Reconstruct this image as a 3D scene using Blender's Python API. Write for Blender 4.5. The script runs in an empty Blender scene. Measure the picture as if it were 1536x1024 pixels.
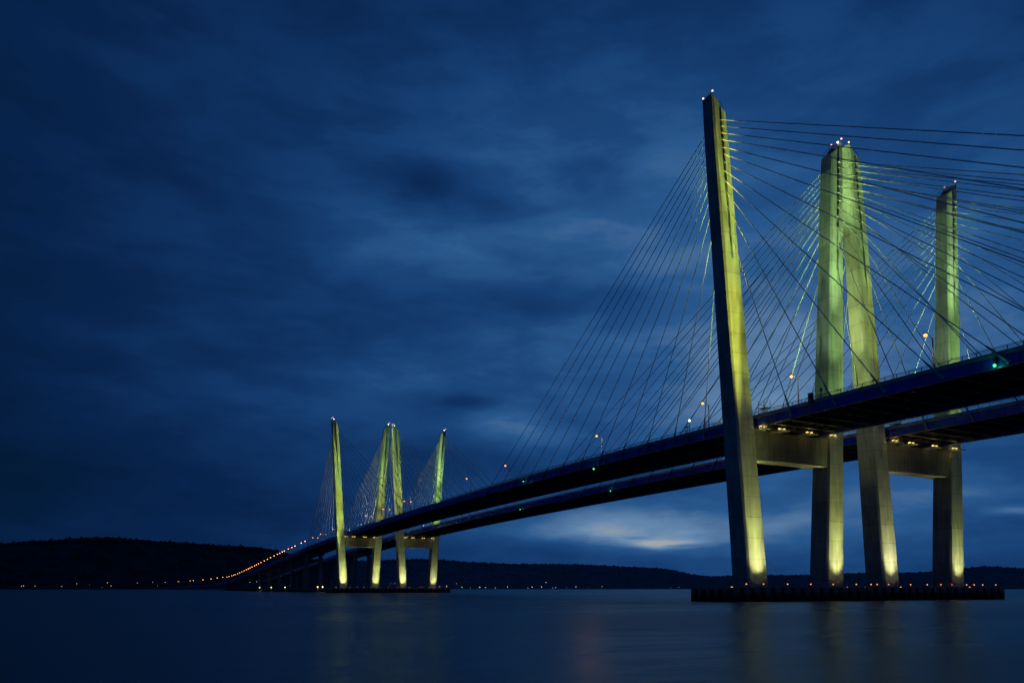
import bpy, math, random
from mathutils import Vector, Matrix
random.seed(7)
S = bpy.context.scene
COL = S.collection
R = math.radians

# ------------------------------------------------------------------ helpers
def lin(r, g, b):
    f = lambda c: c / 12.92 / 255 if c <= 10.31 else ((c / 255 + 0.055) / 1.055) ** 2.4
    return (f(r), f(g), f(b), 1.0)

def interp(tab, x):
    if x <= tab[0][0]:
        a, b = tab[0], tab[1]
        return a[1]
    for a, b in zip(tab, tab[1:]):
        if x <= b[0]:
            t = (x - a[0]) / (b[0] - a[0])
            return a[1] + (b[1] - a[1]) * t
    return tab[-1][1]

def smooth_interp(tab, x):
    # Catmull style smooth interpolation through the table
    n = len(tab)
    if x <= tab[0][0]: return tab[0][1]
    if x >= tab[-1][0]: return tab[-1][1]
    for i in range(n - 1):
        if x <= tab[i + 1][0]: break
    x0, y0 = tab[i]; x1, y1 = tab[i + 1]
    def slope(k):
        if k == 0: return (tab[1][1] - tab[0][1]) / (tab[1][0] - tab[0][0])
        if k == n - 1: return (tab[-1][1] - tab[-2][1]) / (tab[-1][0] - tab[-2][0])
        return (tab[k + 1][1] - tab[k - 1][1]) / (tab[k + 1][0] - tab[k - 1][0])
    h = x1 - x0; t = (x - x0) / h
    m0, m1 = slope(i) * h, slope(i + 1) * h
    return ((2*t**3 - 3*t*t + 1) * y0 + (t**3 - 2*t*t + t) * m0 + (-2*t**3 + 3*t*t) * y1 + (t**3 - t*t) * m1)

class MB:
    def __init__(s): s.v = []; s.f = []
    def add(s, vs, fs):
        b = len(s.v); s.v += [tuple(x) for x in vs]; s.f += [tuple(b + i for i in f) for f in fs]
    def box(s, x0, x1, y0, y1, z0, z1):
        s.add([(x0,y0,z0),(x1,y0,z0),(x1,y1,z0),(x0,y1,z0),(x0,y0,z1),(x1,y0,z1),(x1,y1,z1),(x0,y1,z1)],
              [(3,2,1,0),(4,5,6,7),(0,1,5,4),(1,2,6,5),(2,3,7,6),(3,0,4,7)])
    def tube(s, a, b, r0, r1=None, n=8, cap=True):
        r1 = r0 if r1 is None else r1
        a, b = Vector(a), Vector(b)
        d = (b - a).normalized()
        up = Vector((0, 0, 1)) if abs(d.z) < 0.95 else Vector((1, 0, 0))
        u = d.cross(up).normalized(); w = d.cross(u)
        vs = []
        for p, r in ((a, r0), (b, r1)):
            for i in range(n):
                t = 2 * math.pi * i / n
                vs.append(p + u * (r * math.cos(t)) + w * (r * math.sin(t)))
        fs = [(i, (i + 1) % n, n + (i + 1) % n, n + i) for i in range(n)]
        if cap: fs += [tuple(range(n))[::-1], tuple(range(n, 2 * n))]
        s.add(vs, fs)
    def loft(s, rings, cap=True):
        n = len(rings[0]); vs = [p for r in rings for p in r]; fs = []
        for k in range(len(rings) - 1):
            for i in range(n):
                j = (i + 1) % n
                fs.append((k*n + i, k*n + j, (k+1)*n + j, (k+1)*n + i))
        if cap:
            fs += [tuple(range(n))[::-1], tuple(range((len(rings)-1)*n, len(rings)*n))]
        s.add(vs, fs)
    def ball(s, c, r, n=8, m=6, sz=1.0):
        c = Vector(c); rings = []
        for k in range(1, m):
            t = math.pi * k / m
            rings.append([c + Vector((r*math.sin(t)*math.cos(2*math.pi*i/n), r*math.sin(t)*math.sin(2*math.pi*i/n), -r*sz*math.cos(t))) for i in range(n)])
        s.loft(rings)
    def build(s, name, mat, parent=None, smooth=False):
        me = bpy.data.meshes.new(name); me.from_pydata(s.v, [], s.f); me.update()
        import bmesh
        bm = bmesh.new(); bm.from_mesh(me); bmesh.ops.recalc_face_normals(bm, faces=bm.faces); bm.to_mesh(me); bm.free()
        if smooth:
            for p in me.polygons: p.use_smooth = True
        me.materials.append(mat)
        o = bpy.data.objects.new(name, me); COL.objects.link(o)
        if parent: o.parent = parent; o.matrix_parent_inverse = Matrix.Identity(4)
        return o

def tag(o, label, cat, group=None, kind=None):
    o['label'] = label; o['category'] = cat
    if group: o['group'] = group
    if kind: o['kind'] = kind
    return o
def thing(name, label, cat, loc=(0, 0, 0), group=None):
    o = bpy.data.objects.new(name, None); COL.objects.link(o); o.location = loc
    o.empty_display_size = 1
    return tag(o, label, cat, group)

def dup_tree(src, loc, label):
    r = src.copy(); COL.objects.link(r); r.location = loc; r['label'] = label
    for ch in list(src.children):
        c = ch.copy(); COL.objects.link(c); c.parent = r
        for g in list(ch.children):
            d = g.copy(); COL.objects.link(d); d.parent = c
    return r

# ------------------------------------------------------------------ materials
def mat(name):
    m = bpy.data.materials.new(name); m.use_nodes = True
    nt = m.node_tree; b = nt.nodes['Principled BSDF']
    return m, nt, b
def N(nt, t, **k):
    n = nt.nodes.new(t)
    for a, v in k.items(): setattr(n, a, v)
    return n
def plain(name, col, rough=0.6, metal=0.0, noise=0.25, scale=0.6):
    m, nt, b = mat(name)
    tc = N(nt, 'ShaderNodeTexCoord'); nz = N(nt, 'ShaderNodeTexNoise'); nz.inputs['Scale'].default_value = scale; nz.inputs['Detail'].default_value = 6
    nt.links.new(tc.outputs['Object'], nz.inputs['Vector'])
    rp = N(nt, 'ShaderNodeValToRGB')
    rp.color_ramp.elements[0].position = .3; rp.color_ramp.elements[1].position = .7
    rp.color_ramp.elements[0].color = tuple(c * (1 - noise) for c in col[:3]) + (1,)
    rp.color_ramp.elements[1].color = tuple(min(1, c * (1 + noise)) for c in col[:3]) + (1,)
    nt.links.new(nz.outputs['Fac'], rp.inputs['Fac']); nt.links.new(rp.outputs['Color'], b.inputs['Base Color'])
    b.inputs['Roughness'].default_value = rough; b.inputs['Metallic'].default_value = metal
    return m
def glow(name, col, strength):
    m, nt, b = mat(name)
    b.inputs['Base Color'].default_value = (.1, .1, .1, 1)
    b.inputs['Emission Color'].default_value = col
    b.inputs['Emission Strength'].default_value = strength
    return m

def concrete(name, col, joint=4.3):
    m, nt, b = mat(name); L = nt.links.new
    geo = N(nt, 'ShaderNodeNewGeometry'); sep = N(nt, 'ShaderNodeSeparateXYZ'); L(geo.outputs['Position'], sep.inputs[0])
    # pour joints
    dv = N(nt, 'ShaderNodeMath', operation='DIVIDE'); L(sep.outputs['Z'], dv.inputs[0]); dv.inputs[1].default_value = joint
    fr = N(nt, 'ShaderNodeMath', operation='FRACT'); L(dv.outputs[0], fr.inputs[0])
    lt = N(nt, 'ShaderNodeMath', operation='LESS_THAN'); L(fr.outputs[0], lt.inputs[0]); lt.inputs[1].default_value = .03
    # each lift a slightly different shade
    fl = N(nt, 'ShaderNodeMath', operation='FLOOR'); L(dv.outputs[0], fl.inputs[0])
    wn = N(nt, 'ShaderNodeTexWhiteNoise', noise_dimensions='1D'); L(fl.outputs[0], wn.inputs['W'])
    # vertical streaks and blotches
    mp = N(nt, 'ShaderNodeMapping'); mp.inputs['Scale'].default_value = (1.6, 1.6, .12); L(geo.outputs['Position'], mp.inputs['Vector'])
    n1 = N(nt, 'ShaderNodeTexNoise'); n1.inputs['Scale'].default_value = 1.0; n1.inputs['Detail'].default_value = 5; L(mp.outputs[0], n1.inputs['Vector'])
    n2 = N(nt, 'ShaderNodeTexNoise'); n2.inputs['Scale'].default_value = .35; n2.inputs['Detail'].default_value = 8; L(geo.outputs['Position'], n2.inputs['Vector'])
    a1 = N(nt, 'ShaderNodeMath', operation='MULTIPLY_ADD'); L(n1.outputs['Fac'], a1.inputs[0]); a1.inputs[1].default_value = 1.1; a1.inputs[2].default_value = 0
    a2 = N(nt, 'ShaderNodeMath', operation='MULTIPLY_ADD'); L(n2.outputs['Fac'], a2.inputs[0]); a2.inputs[1].default_value = .8; L(a1.outputs[0], a2.inputs[2])
    a3 = N(nt, 'ShaderNodeMath', operation='MULTIPLY_ADD'); L(wn.outputs['Value'], a3.inputs[0]); a3.inputs[1].default_value = .2; L(a2.outputs[0], a3.inputs[2])
    a4 = N(nt, 'ShaderNodeMath', operation='MULTIPLY_ADD'); L(lt.outputs[0], a4.inputs[0]); a4.inputs[1].default_value = -.4; L(a3.outputs[0], a4.inputs[2])
    mx = N(nt, 'ShaderNodeMix', data_type='RGBA', blend_type='MULTIPLY'); mx.inputs['Factor'].default_value = 1
    mx.inputs['A'].default_value = col
    L(a4.outputs[0], mx.inputs['B']); L(mx.outputs['Result'], b.inputs['Base Color'])
    bp = N(nt, 'ShaderNodeBump'); bp.inputs['Strength'].default_value = .25; bp.inputs['Distance'].default_value = .1
    L(a4.outputs[0], bp.inputs['Height']); L(bp.outputs[0], b.inputs['Normal'])
    b.inputs['Roughness'].default_value = .85
    return m

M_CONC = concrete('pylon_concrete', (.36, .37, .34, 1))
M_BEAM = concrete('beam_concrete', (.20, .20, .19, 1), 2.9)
M_PIER = concrete('pier_concrete', (.22, .22, .22, 1), 5.0)
M_BLUE = plain('blue_girder_paint_led_lit', (.03, .06, .52), .4, 0, .35, .35)  # blue paint, its colour strengthened in place of blue LED light on it
M_PARA = plain('parapet_concrete', (.36, .37, .38), .8, 0, .3, .5)
M_ROAD = plain('asphalt', (.05, .05, .05), .85)
M_STEEL = plain('galvanised_steel', (.32, .33, .34), .5, .5)
M_DARKST = plain('dark_steel', (.05, .055, .06), .6, .2)
M_CABLE = plain('cable_sheath', (.6, .6, .62), .45, 0, .1, .2)
M_PIPE = plain('anchor_pipe_paint', (.30, .34, .40), .4, 0, .2, 1)
M_FRAME = plain('underdeck_steel', (.035, .035, .045), .6, .1, .3, .3)
M_FRAME2 = plain('underdeck_flange_steel', (.10, .10, .11), .6, .1, .3, .3)
M_ROOF = plain('roof_membrane', (.06, .06, .06), .8)
M_SODIUM = glow('sodium_lamp', (1, .36, .10, 1), 2.5)
M_SODFAR = glow('sodium_lamp_far', (1, .33, .08, 1), 9)
M_WHITE = glow('white_lamp', (.85, .95, 1, 1), 3)
M_BEACON = glow('beacon_lamp', (1, .42, .32, 1), 3.5)
M_STROBE = glow('white_beacon_lamp', (1, .95, .85, 1), 6)
M_GREEN = glow('green_nav_lamp', (.05, 1, .32, 1), 2.2)
M_FLOOD = glow('floodlight_lens', (1, .80, .34, 1), 4)
M_WARM = glow('platform_lamp', (1, .72, .2, 1), 2.2)
M_MARK = glow('marker_lamp', (1, .36, .13, 1), 1.4)
M_MARKR = glow('red_marker_lamp', (1, .06, .03, 1), 1.6)
M_SHORE = glow('shore_lamp_warm', (1, .55, .28, 1), 2.4)
M_SHOREW = glow('shore_lamp_white', (.85, .92, 1, 1), 6)

def fender_mat():
    m, nt, b = mat('fender_concrete'); L = nt.links.new
    geo = N(nt, 'ShaderNodeNewGeometry'); sep = N(nt, 'ShaderNodeSeparateXYZ'); L(geo.outputs['Position'], sep.inputs[0])
    nz = N(nt, 'ShaderNodeTexNoise'); nz.inputs['Scale'].default_value = 1.2; nz.inputs['Detail'].default_value = 6; L(geo.outputs['Position'], nz.inputs['Vector'])
    ad = N(nt, 'ShaderNodeMath', operation='MULTIPLY_ADD'); L(nz.outputs['Fac'], ad.inputs[0]); ad.inputs[1].default_value = .9; L(sep.outputs['Z'], ad.inputs[2])
    rp = N(nt, 'ShaderNodeValToRGB'); cr = rp.color_ramp
    mr = N(nt, 'ShaderNodeMapRange'); L(ad.outputs[0], mr.inputs['Value']); mr.inputs['From Max'].default_value = 4
    L(mr.outputs[0], rp.inputs['Fac'])
    cr.elements[0].position = .28; cr.elements[0].color = (.03, .034, .012, 1)     # weed line at the tide mark
    cr.elements[1].position = .5; cr.elements[1].color = (.10, .10, .06, 1)
    e = cr.elements.new(.62); e.color = (.27, .26, .25, 1)
    L(rp.outputs['Color'], b.inputs['Base Color']); b.inputs['Roughness'].default_value = .8
    return m
M_FENDER = fender_mat()
M_FENDWALL = plain('fender_rubber', (.02, .02, .018), .8)

# ------------------------------------------------------------------ world: cloudy blue-hour sky
def make_sky():
    w = bpy.data.worlds.new('World'); S.world = w; w.use_nodes = True
    nt = w.node_tree; L = nt.links.new
    bg = nt.nodes['Background']
    tc = N(nt, 'ShaderNodeTexCoord')
    sep = N(nt, 'ShaderNodeSeparateXYZ'); L(tc.outputs['Generated'], sep.inputs[0])
    def mt(op, a, b=None, c=None, clamp=False):
        n = N(nt, 'ShaderNodeMath', operation=op); n.use_clamp = clamp
        for i, x in enumerate((a, b, c)):
            if x is None: continue
            if isinstance(x, (int, float)): n.inputs[i].default_value = x
            else: L(x, n.inputs[i])
        return n.outputs[0]
    az = mt('MULTIPLY', mt('ARCTAN2', sep.outputs['Y'], sep.outputs['X']), 57.29578)
    el = mt('MULTIPLY', mt('ARCSINE', sep.outputs['Z']), 57.29578)
    ae = N(nt, 'ShaderNodeCombineXYZ'); L(az, ae.inputs[0]); L(el, ae.inputs[1])
    # cloud layer seen in perspective: direction / height above the horizon
    hz = mt('ADD', mt('ABSOLUTE', sep.outputs['Z']), .16)
    pl = N(nt, 'ShaderNodeCombineXYZ'); L(mt('DIVIDE', sep.outputs['X'], hz), pl.inputs[0]); L(mt('DIVIDE', sep.outputs['Y'], hz), pl.inputs[1])
    def noise(vec, sc, det, rough, dist=0, scl=(1, 1, 1), rot=0):
        mp = N(nt, 'ShaderNodeMapping'); mp.inputs['Scale'].default_value = scl; mp.inputs['Rotation'].default_value = (0, 0, rot); L(vec, mp.inputs['Vector'])
        n = N(nt, 'ShaderNodeTexNoise'); n.inputs['Scale'].default_value = sc; n.inputs['Detail'].default_value = det
        n.inputs['Roughness'].default_value = rough; n.inputs['Distortion'].default_value = dist
        L(mp.outputs[0], n.inputs['Vector']); return n
    # warp of the azimuth / elevation plane so that cloud banks get ragged outlines
    wz = noise(ae.outputs[0], .14, 4, .55, 0, (.55, 1.3, 1))
    wv = N(nt, 'ShaderNodeVectorMath', operation='SUBTRACT'); L(wz.outputs['Color'], wv.inputs[0]); wv.inputs[1].default_value = (.5, .5, .5)
    wm = N(nt, 'ShaderNodeVectorMath', operation='MULTIPLY'); L(wv.outputs[0], wm.inputs[0]); wm.inputs[1].default_value = (6, 1.8, 0)
    wa = N(nt, 'ShaderNodeVectorMath', operation='ADD'); L(ae.outputs[0], wa.inputs[0]); L(wm.outputs[0], wa.inputs[1])
    P = wa.outputs[0]
    acc = mt('ADD', .324, 0)
    lobes = [  # azimuth, elevation, half widths, amount
        (-44, 14, 24, 20, 0.22), (-29, 29, 14, 8, 0.094), (-50, 27, 14, 10, 0.021), (-19, 28, 3.2, 1.4, -0.115), (-24.3, 26.6, 3.6, 1.3, -0.099),
        (-31.1, 28.6, 3, 1.4, -0.085), (-27, 20.8, 9, 1.8, -0.103), (-10, 18.9, 8, 1.8, -0.009), (-17, 24.4, 8, 2.2, 0.067), (-37, 27, 6, 4, 0.01),
        (-15.3, 15.2, 7, 1.5, 0.062), (-9.3, 13, 6, 1.5, 0.029), (-25.3, 11.8, 3.0, 1.4, 0.109), (-22, 13.6, 3, 0.7, -0.1), (-21.5, 9.4, 6, 1.4, -0.051),
        (-44.5, 14.5, 7, 5, 0.09), (-50, 12.5, 5, 3, 0.056), (-36, 17, 6, 3, -0.006), (-29.5, 7.9, 6, 0.9, -0.068), (-41, 8.4, 8, 1.1, -0.043),
        (-33, 4.4, 10, 1.05, 0.174), (-37.2, 3.55, 2.3, 0.26, 0.27), (-32.5, 4.1, 4.5, 0.5, 0.06), (-42, 4.6, 15, 1.8, 0.06), (-38.2, 3.45, 1.3, 0.12, -0.14), (-35.2, 3.9, 0.9, 0.1, -0.08), (-59, 4.9, 1.9, 0.35, 0.161),
        (-55, 6.0, 6, 0.8, 0.1), (2, 7, 12, 5, -0.063), (-57.6, 32.6, 6, 4, -0.004), (-26, 39, 14, 4, -0.034), (-3, 11, 8, 3, 0.029),
        (-62, 18, 10, 8, 0.087), (-30, 1.2, 30, 1.1, -0.037), (-50, 3, 12, 2, -0.008), (-20, 22, 20, 14, 0.047), (14, 20, 10, 30, -0.088),
        (95, 30, 60, 70, -0.05)]
    for (a, e, sa, se, am) in lobes:
        s = N(nt, 'ShaderNodeVectorMath', operation='SUBTRACT'); L(P, s.inputs[0]); s.inputs[1].default_value = (a, e, 0)
        k = N(nt, 'ShaderNodeVectorMath', operation='MULTIPLY'); L(s.outputs[0], k.inputs[0]); k.inputs[1].default_value = (1 / sa, 1 / se, 0)
        d = N(nt, 'ShaderNodeVectorMath', operation='DOT_PRODUCT'); L(k.outputs[0], d.inputs[0]); L(k.outputs[0], d.inputs[1])
        acc = mt('MULTIPLY_ADD', mt('EXPONENT', mt('MULTIPLY', d.outputs['Value'], -1.0)), am, acc)
    n1 = noise(pl.outputs[0], 1.3, 5, .52, .15, (1, 1, 1), R(80))
    n2 = noise(pl.outputs[0], 4.5, 5, .55, .2, (1, 1, 1), R(-20))
    n3 = noise(ae.outputs[0], .19, 7, .6, .15, (.5, 1.55, 1), R(4))
    # clouds have most contrast where the sky is bright
    gain = mt('MULTIPLY', acc, 1.0)
    ss = N(nt, 'ShaderNodeMapRange', interpolation_type='SMOOTHSTEP'); L(n3.outputs['Fac'], ss.inputs['Value']); ss.inputs['From Min'].default_value = .36; ss.inputs['From Max'].default_value = .64
    tex = mt('MULTIPLY_ADD', mt('SUBTRACT', n1.outputs['Fac'], .5), .07, mt('MULTIPLY_ADD', mt('SUBTRACT', n2.outputs['Fac'], .5), .055, mt('MULTIPLY', mt('SUBTRACT', ss.outputs[0], .5), .075)))
    acc = mt('MULTIPLY_ADD', tex, mt('MULTIPLY', gain, 1.75), acc, clamp=True)
    rp = N(nt, 'ShaderNodeValToRGB'); cr = rp.color_ramp
    stops = [(.08, (0, 7, 22)), (.17, (2, 17, 42)), (.22, (4, 27, 56)), (.30, (9, 36, 77)), (.38, (16, 51, 98)), (.47, (27, 69, 121)), (.55, (42, 88, 140)), (.62, (74, 110, 152)), (.70, (98, 134, 172)), (.84, (156, 165, 170))]
    cr.elements[0].position, cr.elements[0].color = stops[0][0], lin(*stops[0][1])
    cr.elements[1].position, cr.elements[1].color = stops[-1][0], lin(*stops[-1][1])
    for p, c in stops[1:-1]:
        e = cr.elements.new(p); e.color = lin(*c)
    L(acc, rp.inputs['Fac']); L(rp.outputs['Color'], bg.inputs['Color'])
    bg.inputs['Strength'].default_value = 1.0
make_sky()

# ------------------------------------------------------------------ water
def make_water():
    m, nt, b = mat('river_water'); L = nt.links.new
    b.inputs['Base Color'].default_value = (.15, .14, .115, 1)
    b.inputs['Roughness'].default_value = .17; b.inputs['IOR'].default_value = 1.6
    geo = N(nt, 'ShaderNodeNewGeometry')
    mp = N(nt, 'ShaderNodeMapping'); mp.inputs['Rotation'].default_value = (0, 0, R(28)); mp.inputs['Scale'].default_value = (.5, .2, 1)
    L(geo.outputs['Position'], mp.inputs['Vector'])
    n1 = N(nt, 'ShaderNodeTexNoise'); n1.inputs['Scale'].default_value = .8; n1.inputs['Detail'].default_value = 4; L(mp.outputs[0], n1.inputs['Vector'])
    n2 = N(nt, 'ShaderNodeTexNoise'); n2.inputs['Scale'].default_value = .06; n2.inputs['Detail'].default_value = 3; L(mp.outputs[0], n2.inputs['Vector'])
    ad = N(nt, 'ShaderNodeMath', operation='MULTIPLY_ADD'); L(n2.outputs['Fac'], ad.inputs[0]); ad.inputs[1].default_value = 2.0; L(n1.outputs['Fac'], ad.inputs[2])
    bp = N(nt, 'ShaderNodeBump'); bp.inputs['Strength'].default_value = .6; bp.inputs['Distance'].default_value = .35
    L(ad.outputs[0], bp.inputs['Height']); L(bp.outputs[0], b.inputs['Normal'])
    # calm and ruffled patches
    mr = N(nt, 'ShaderNodeMapRange'); L(n2.outputs['Fac'], mr.inputs['Value']); mr.inputs['From Min'].default_value = .35; mr.inputs['From Max'].default_value = .65
    mr.inputs['To Min'].default_value = .25; mr.inputs['To Max'].default_value = .34
    L(mr.outputs[0], b.inputs['Roughness'])
    b2 = N(nt, 'ShaderNodeBsdfPrincipled'); b2.inputs['Base Color'].default_value = (.15, .14, .115, 1); b2.inputs['Roughness'].default_value = .6; b2.inputs['IOR'].default_value = 1.6
    L(bp.outputs[0], b2.inputs['Normal'])
    ms = N(nt, 'ShaderNodeMixShader'); ms.inputs[0].default_value = .36; L(b.outputs[0], ms.inputs[1]); L(b2.outputs[0], ms.inputs[2])
    L(ms.outputs[0], nt.nodes['Material Output'].inputs['Surface'])
    mb = MB(); rs = [0, 60, 200, 600, 2000, 6000, 14000]; n = 48
    c = (-125, 69)
    rings = [[(c[0] + r * math.cos(2*math.pi*i/n), c[1] + r * math.sin(2*math.pi*i/n), 0) for i in range(n)] for r in rs[1:]]
    mb.loft(rings, cap=False); mb.add(rings[0], [tuple(range(n))])
    o = mb.build('water', m); o['kind'] = 'structure'; o['label'] = 'smooth dark blue river water'
make_water()

# ------------------------------------------------------------------ hills
EYE = Vector((-125.16, 69.0, 2.5))
RIDGE = [(-120, 1.3), (-100, 1.5), (-80, 1.2), (-66, 1.1), (-59.2, 1.26), (-57.2, 1.41), (-55.3, 1.22), (-53.4, 1.07), (-49.7, 1.05), (-45.9, .94),
         (-42.3, .96), (-40, .88), (-38.6, 1.02), (-36.7, 1.41), (-33.4, 1.62), (-30, 1.77), (-25.1, 1.82), (-22.2, 1.96), (-19.3, 2.14),
         (-15, 2.0), (-11.4, 2.08), (-10.1, 2.34), (-8.3, 2.78), (-5.3, 2.95), (-2, 3.10), (1.8, 3.25), (5.4, 2.92), (7.1, 2.74), (12, 2.6), (25, 2.9), (45, 2.2), (70, 1.8)]
SHORE = [(-120, 6200), (-60, 5600), (-40, 5400), (-20, 4900), (-12, 4600), (-7, 4100), (0, 3600), (10, 3300), (70, 3000)]
RID_D = [(-120, 7600), (-60, 7200), (-42, 7600), (-30, 6600), (-20, 6000), (-12, 5600), (-5, 4700), (0, 4400), (70, 4200)]
def hill_h(az, r):
    s, d = interp(SHORE, az), interp(RID_D, az)
    top = math.tan(R(smooth_interp(RIDGE, az))) * d + 1.0
    t = (r - s) / (d - s)
    if t <= 0: return -4 + 0 * t
    if t <= 1: return 2.0 + (top - 2.0) * (0.12 * t + 0.88 * t ** 1.5)
    return 2.0 + (top - 2.0) * max(0, 1 - (t - 1) * .8)
def hill_xyz(az, r, z): return (EYE.x + r * math.cos(R(az)), EYE.y + r * math.sin(R(az)), z)

def wood_mat(name, c0, c1):
    m, nt, b = mat(name); L = nt.links.new
    geo = N(nt, 'ShaderNodeNewGeometry'); nz = N(nt, 'ShaderNodeTexNoise'); nz.inputs['Scale'].default_value = .012; nz.inputs['Detail'].default_value = 8
    L(geo.outputs['Position'], nz.inputs['Vector'])
    rp = N(nt, 'ShaderNodeValToRGB'); rp.color_ramp.elements[0].position = .35; rp.color_ramp.elements[1].position = .65
    rp.color_ramp.elements[0].color = c0; rp.color_ramp.elements[1].color = c1
    L(nz.outputs['Fac'], rp.inputs['Fac']); L(rp.outputs['Color'], b.inputs['Base Color']); b.inputs['Roughness'].default_value = 1
    b.inputs['Specular IOR Level'].default_value = 0
    return m
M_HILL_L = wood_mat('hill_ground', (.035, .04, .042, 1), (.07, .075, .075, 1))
M_HILL_R = wood_mat('far_hill_ground_hazed', (.09, .12, .14, 1), (.14, .18, .2, 1))  # distance haze painted into the ground and woods as a lighter, bluer tone

def make_hill(a0, a1, m, label):
    mb = MB(); n = int((a1 - a0) / .25); rings = []
    T = [-.03, 0.002, .1, .22, .36, .5, .64, .78, .9, 1.0, 1.15, 1.5]
    rings = []
    for t in T:
        ring = []
        for i in range(n + 1):
            az = a0 + (a1 - a0) * i / n
            s, d = interp(SHORE, az), interp(RID_D, az)
            r = s + (d - s) * t
            z = hill_h(az, r) + (random.uniform(-2, 2) if .05 < t < .95 else 0)
            ring.append(hill_xyz(az, r, z))
        rings.append(ring)
    k = len(rings[0])
    vs = [p for r in rings for p in r]
    fs = [(a*k + i, a*k + i + 1, (a+1)*k + i + 1, (a+1)*k + i) for a in range(len(rings) - 1) for i in range(k - 1)]
    mb.add(vs, fs)
    o = mb.build('hill', m, smooth=True); o['kind'] = 'structure'; o['label'] = label
    # the wood that covers it: crowns along the crest and scattered down the slope
    wb = MB()
    def crown(az, r, h, w):
        x, y, _ = hill_xyz(az, r, 0); z = hill_h(az, r) - h * .35
        n6 = 6; ph = random.random() * 6
        r1 = [(x + w*.75*random.uniform(.7,1.2)*math.cos(ph + i*math.pi/3), y + w*.75*random.uniform(.7,1.2)*math.sin(ph + i*math.pi/3), z) for i in range(n6)]
        r2 = [(x + w*random.uniform(.7,1.2)*math.cos(ph + i*math.pi/3), y + w*random.uniform(.7,1.2)*math.sin(ph + i*math.pi/3), z + h*random.uniform(.45,.6)) for i in range(n6)]
        r3 = [(x + w*.35*random.uniform(.6,1.3)*math.cos(ph + i*math.pi/3), y + w*.35*random.uniform(.6,1.3)*math.sin(ph + i*math.pi/3), z + h*random.uniform(.9,1.05)) for i in range(n6)]
        wb.loft([r1, r2, r3])
    az = a0
    while az < a1:
        if -63 < az < 12:
            d = interp(RID_D, az)
            for k in range(3):
                crown(az + random.uniform(-.05, .05), d * random.uniform(.985, 1.01), random.choice((6, 7, 9, 10, 13)) * (1.0 + .55 * math.sin(az * 5.1) * math.sin(az * 13.7 + 1)), random.uniform(5, 10))
        az += random.uniform(.035, .075)
    for k in range(int((min(a1, 12) - max(a0, -63)) * 22)):
        az = random.uniform(max(a0, -63), min(a1, 12))
        s, d = interp(SHORE, az), interp(RID_D, az)
        crown(az, s + (d - s) * random.uniform(.03, .98), random.uniform(6, 11), random.uniform(6, 12))
    o = wb.build('woodland', m); o['kind'] = 'stuff'; o['label'] = 'dark wood covering ' + label
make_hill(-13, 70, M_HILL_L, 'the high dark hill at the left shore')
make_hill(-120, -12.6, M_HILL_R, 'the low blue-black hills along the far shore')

# ------------------------------------------------------------------ deck geometry
RAIL1 = [(-330, 34.0), (-140, 37.6), (-58, 39.1), (0, 39.75), (60, 40.5), (110, 40.75), (180, 40.6), (270, 39.9), (366, 38.1), (470, 35.3), (550, 32.0), (620, 29.3), (685, 26.6),
         (760, 23.2), (840, 19.6), (930, 15.9), (1037, 12.6), (1200, 10.8), (1624, 9.2), (3100, 7.2), (3700, 6.8)]
def rail1(x): return smooth_interp(RAIL1, x)
def rail2(x): return rail1(x) + (1.4 if x < 366 else max(0.3, 1.4 - (x - 366) * .004))
def taper(a, b): return lambda x: a if x < 40 else b if x > 366 else a + (b - a) * (x - 40) / 326
E1O, E1I = taper(-46.5, -49.0), taper(-67.0, -67.6)
E2O, E2I = taper(-87.3, -88.0), taper(-109.0, -106.4)

def sweep(mb, xs, prof):
    """prof(x) -> closed list of (y, z)"""
    mb.loft([[(x, y, z) for y, z in prof(x)] for x in xs])

def rect(y0, y1, z0, z1): return [(y0, z0), (y1, z0), (y1, z1), (y0, z1)]

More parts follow.
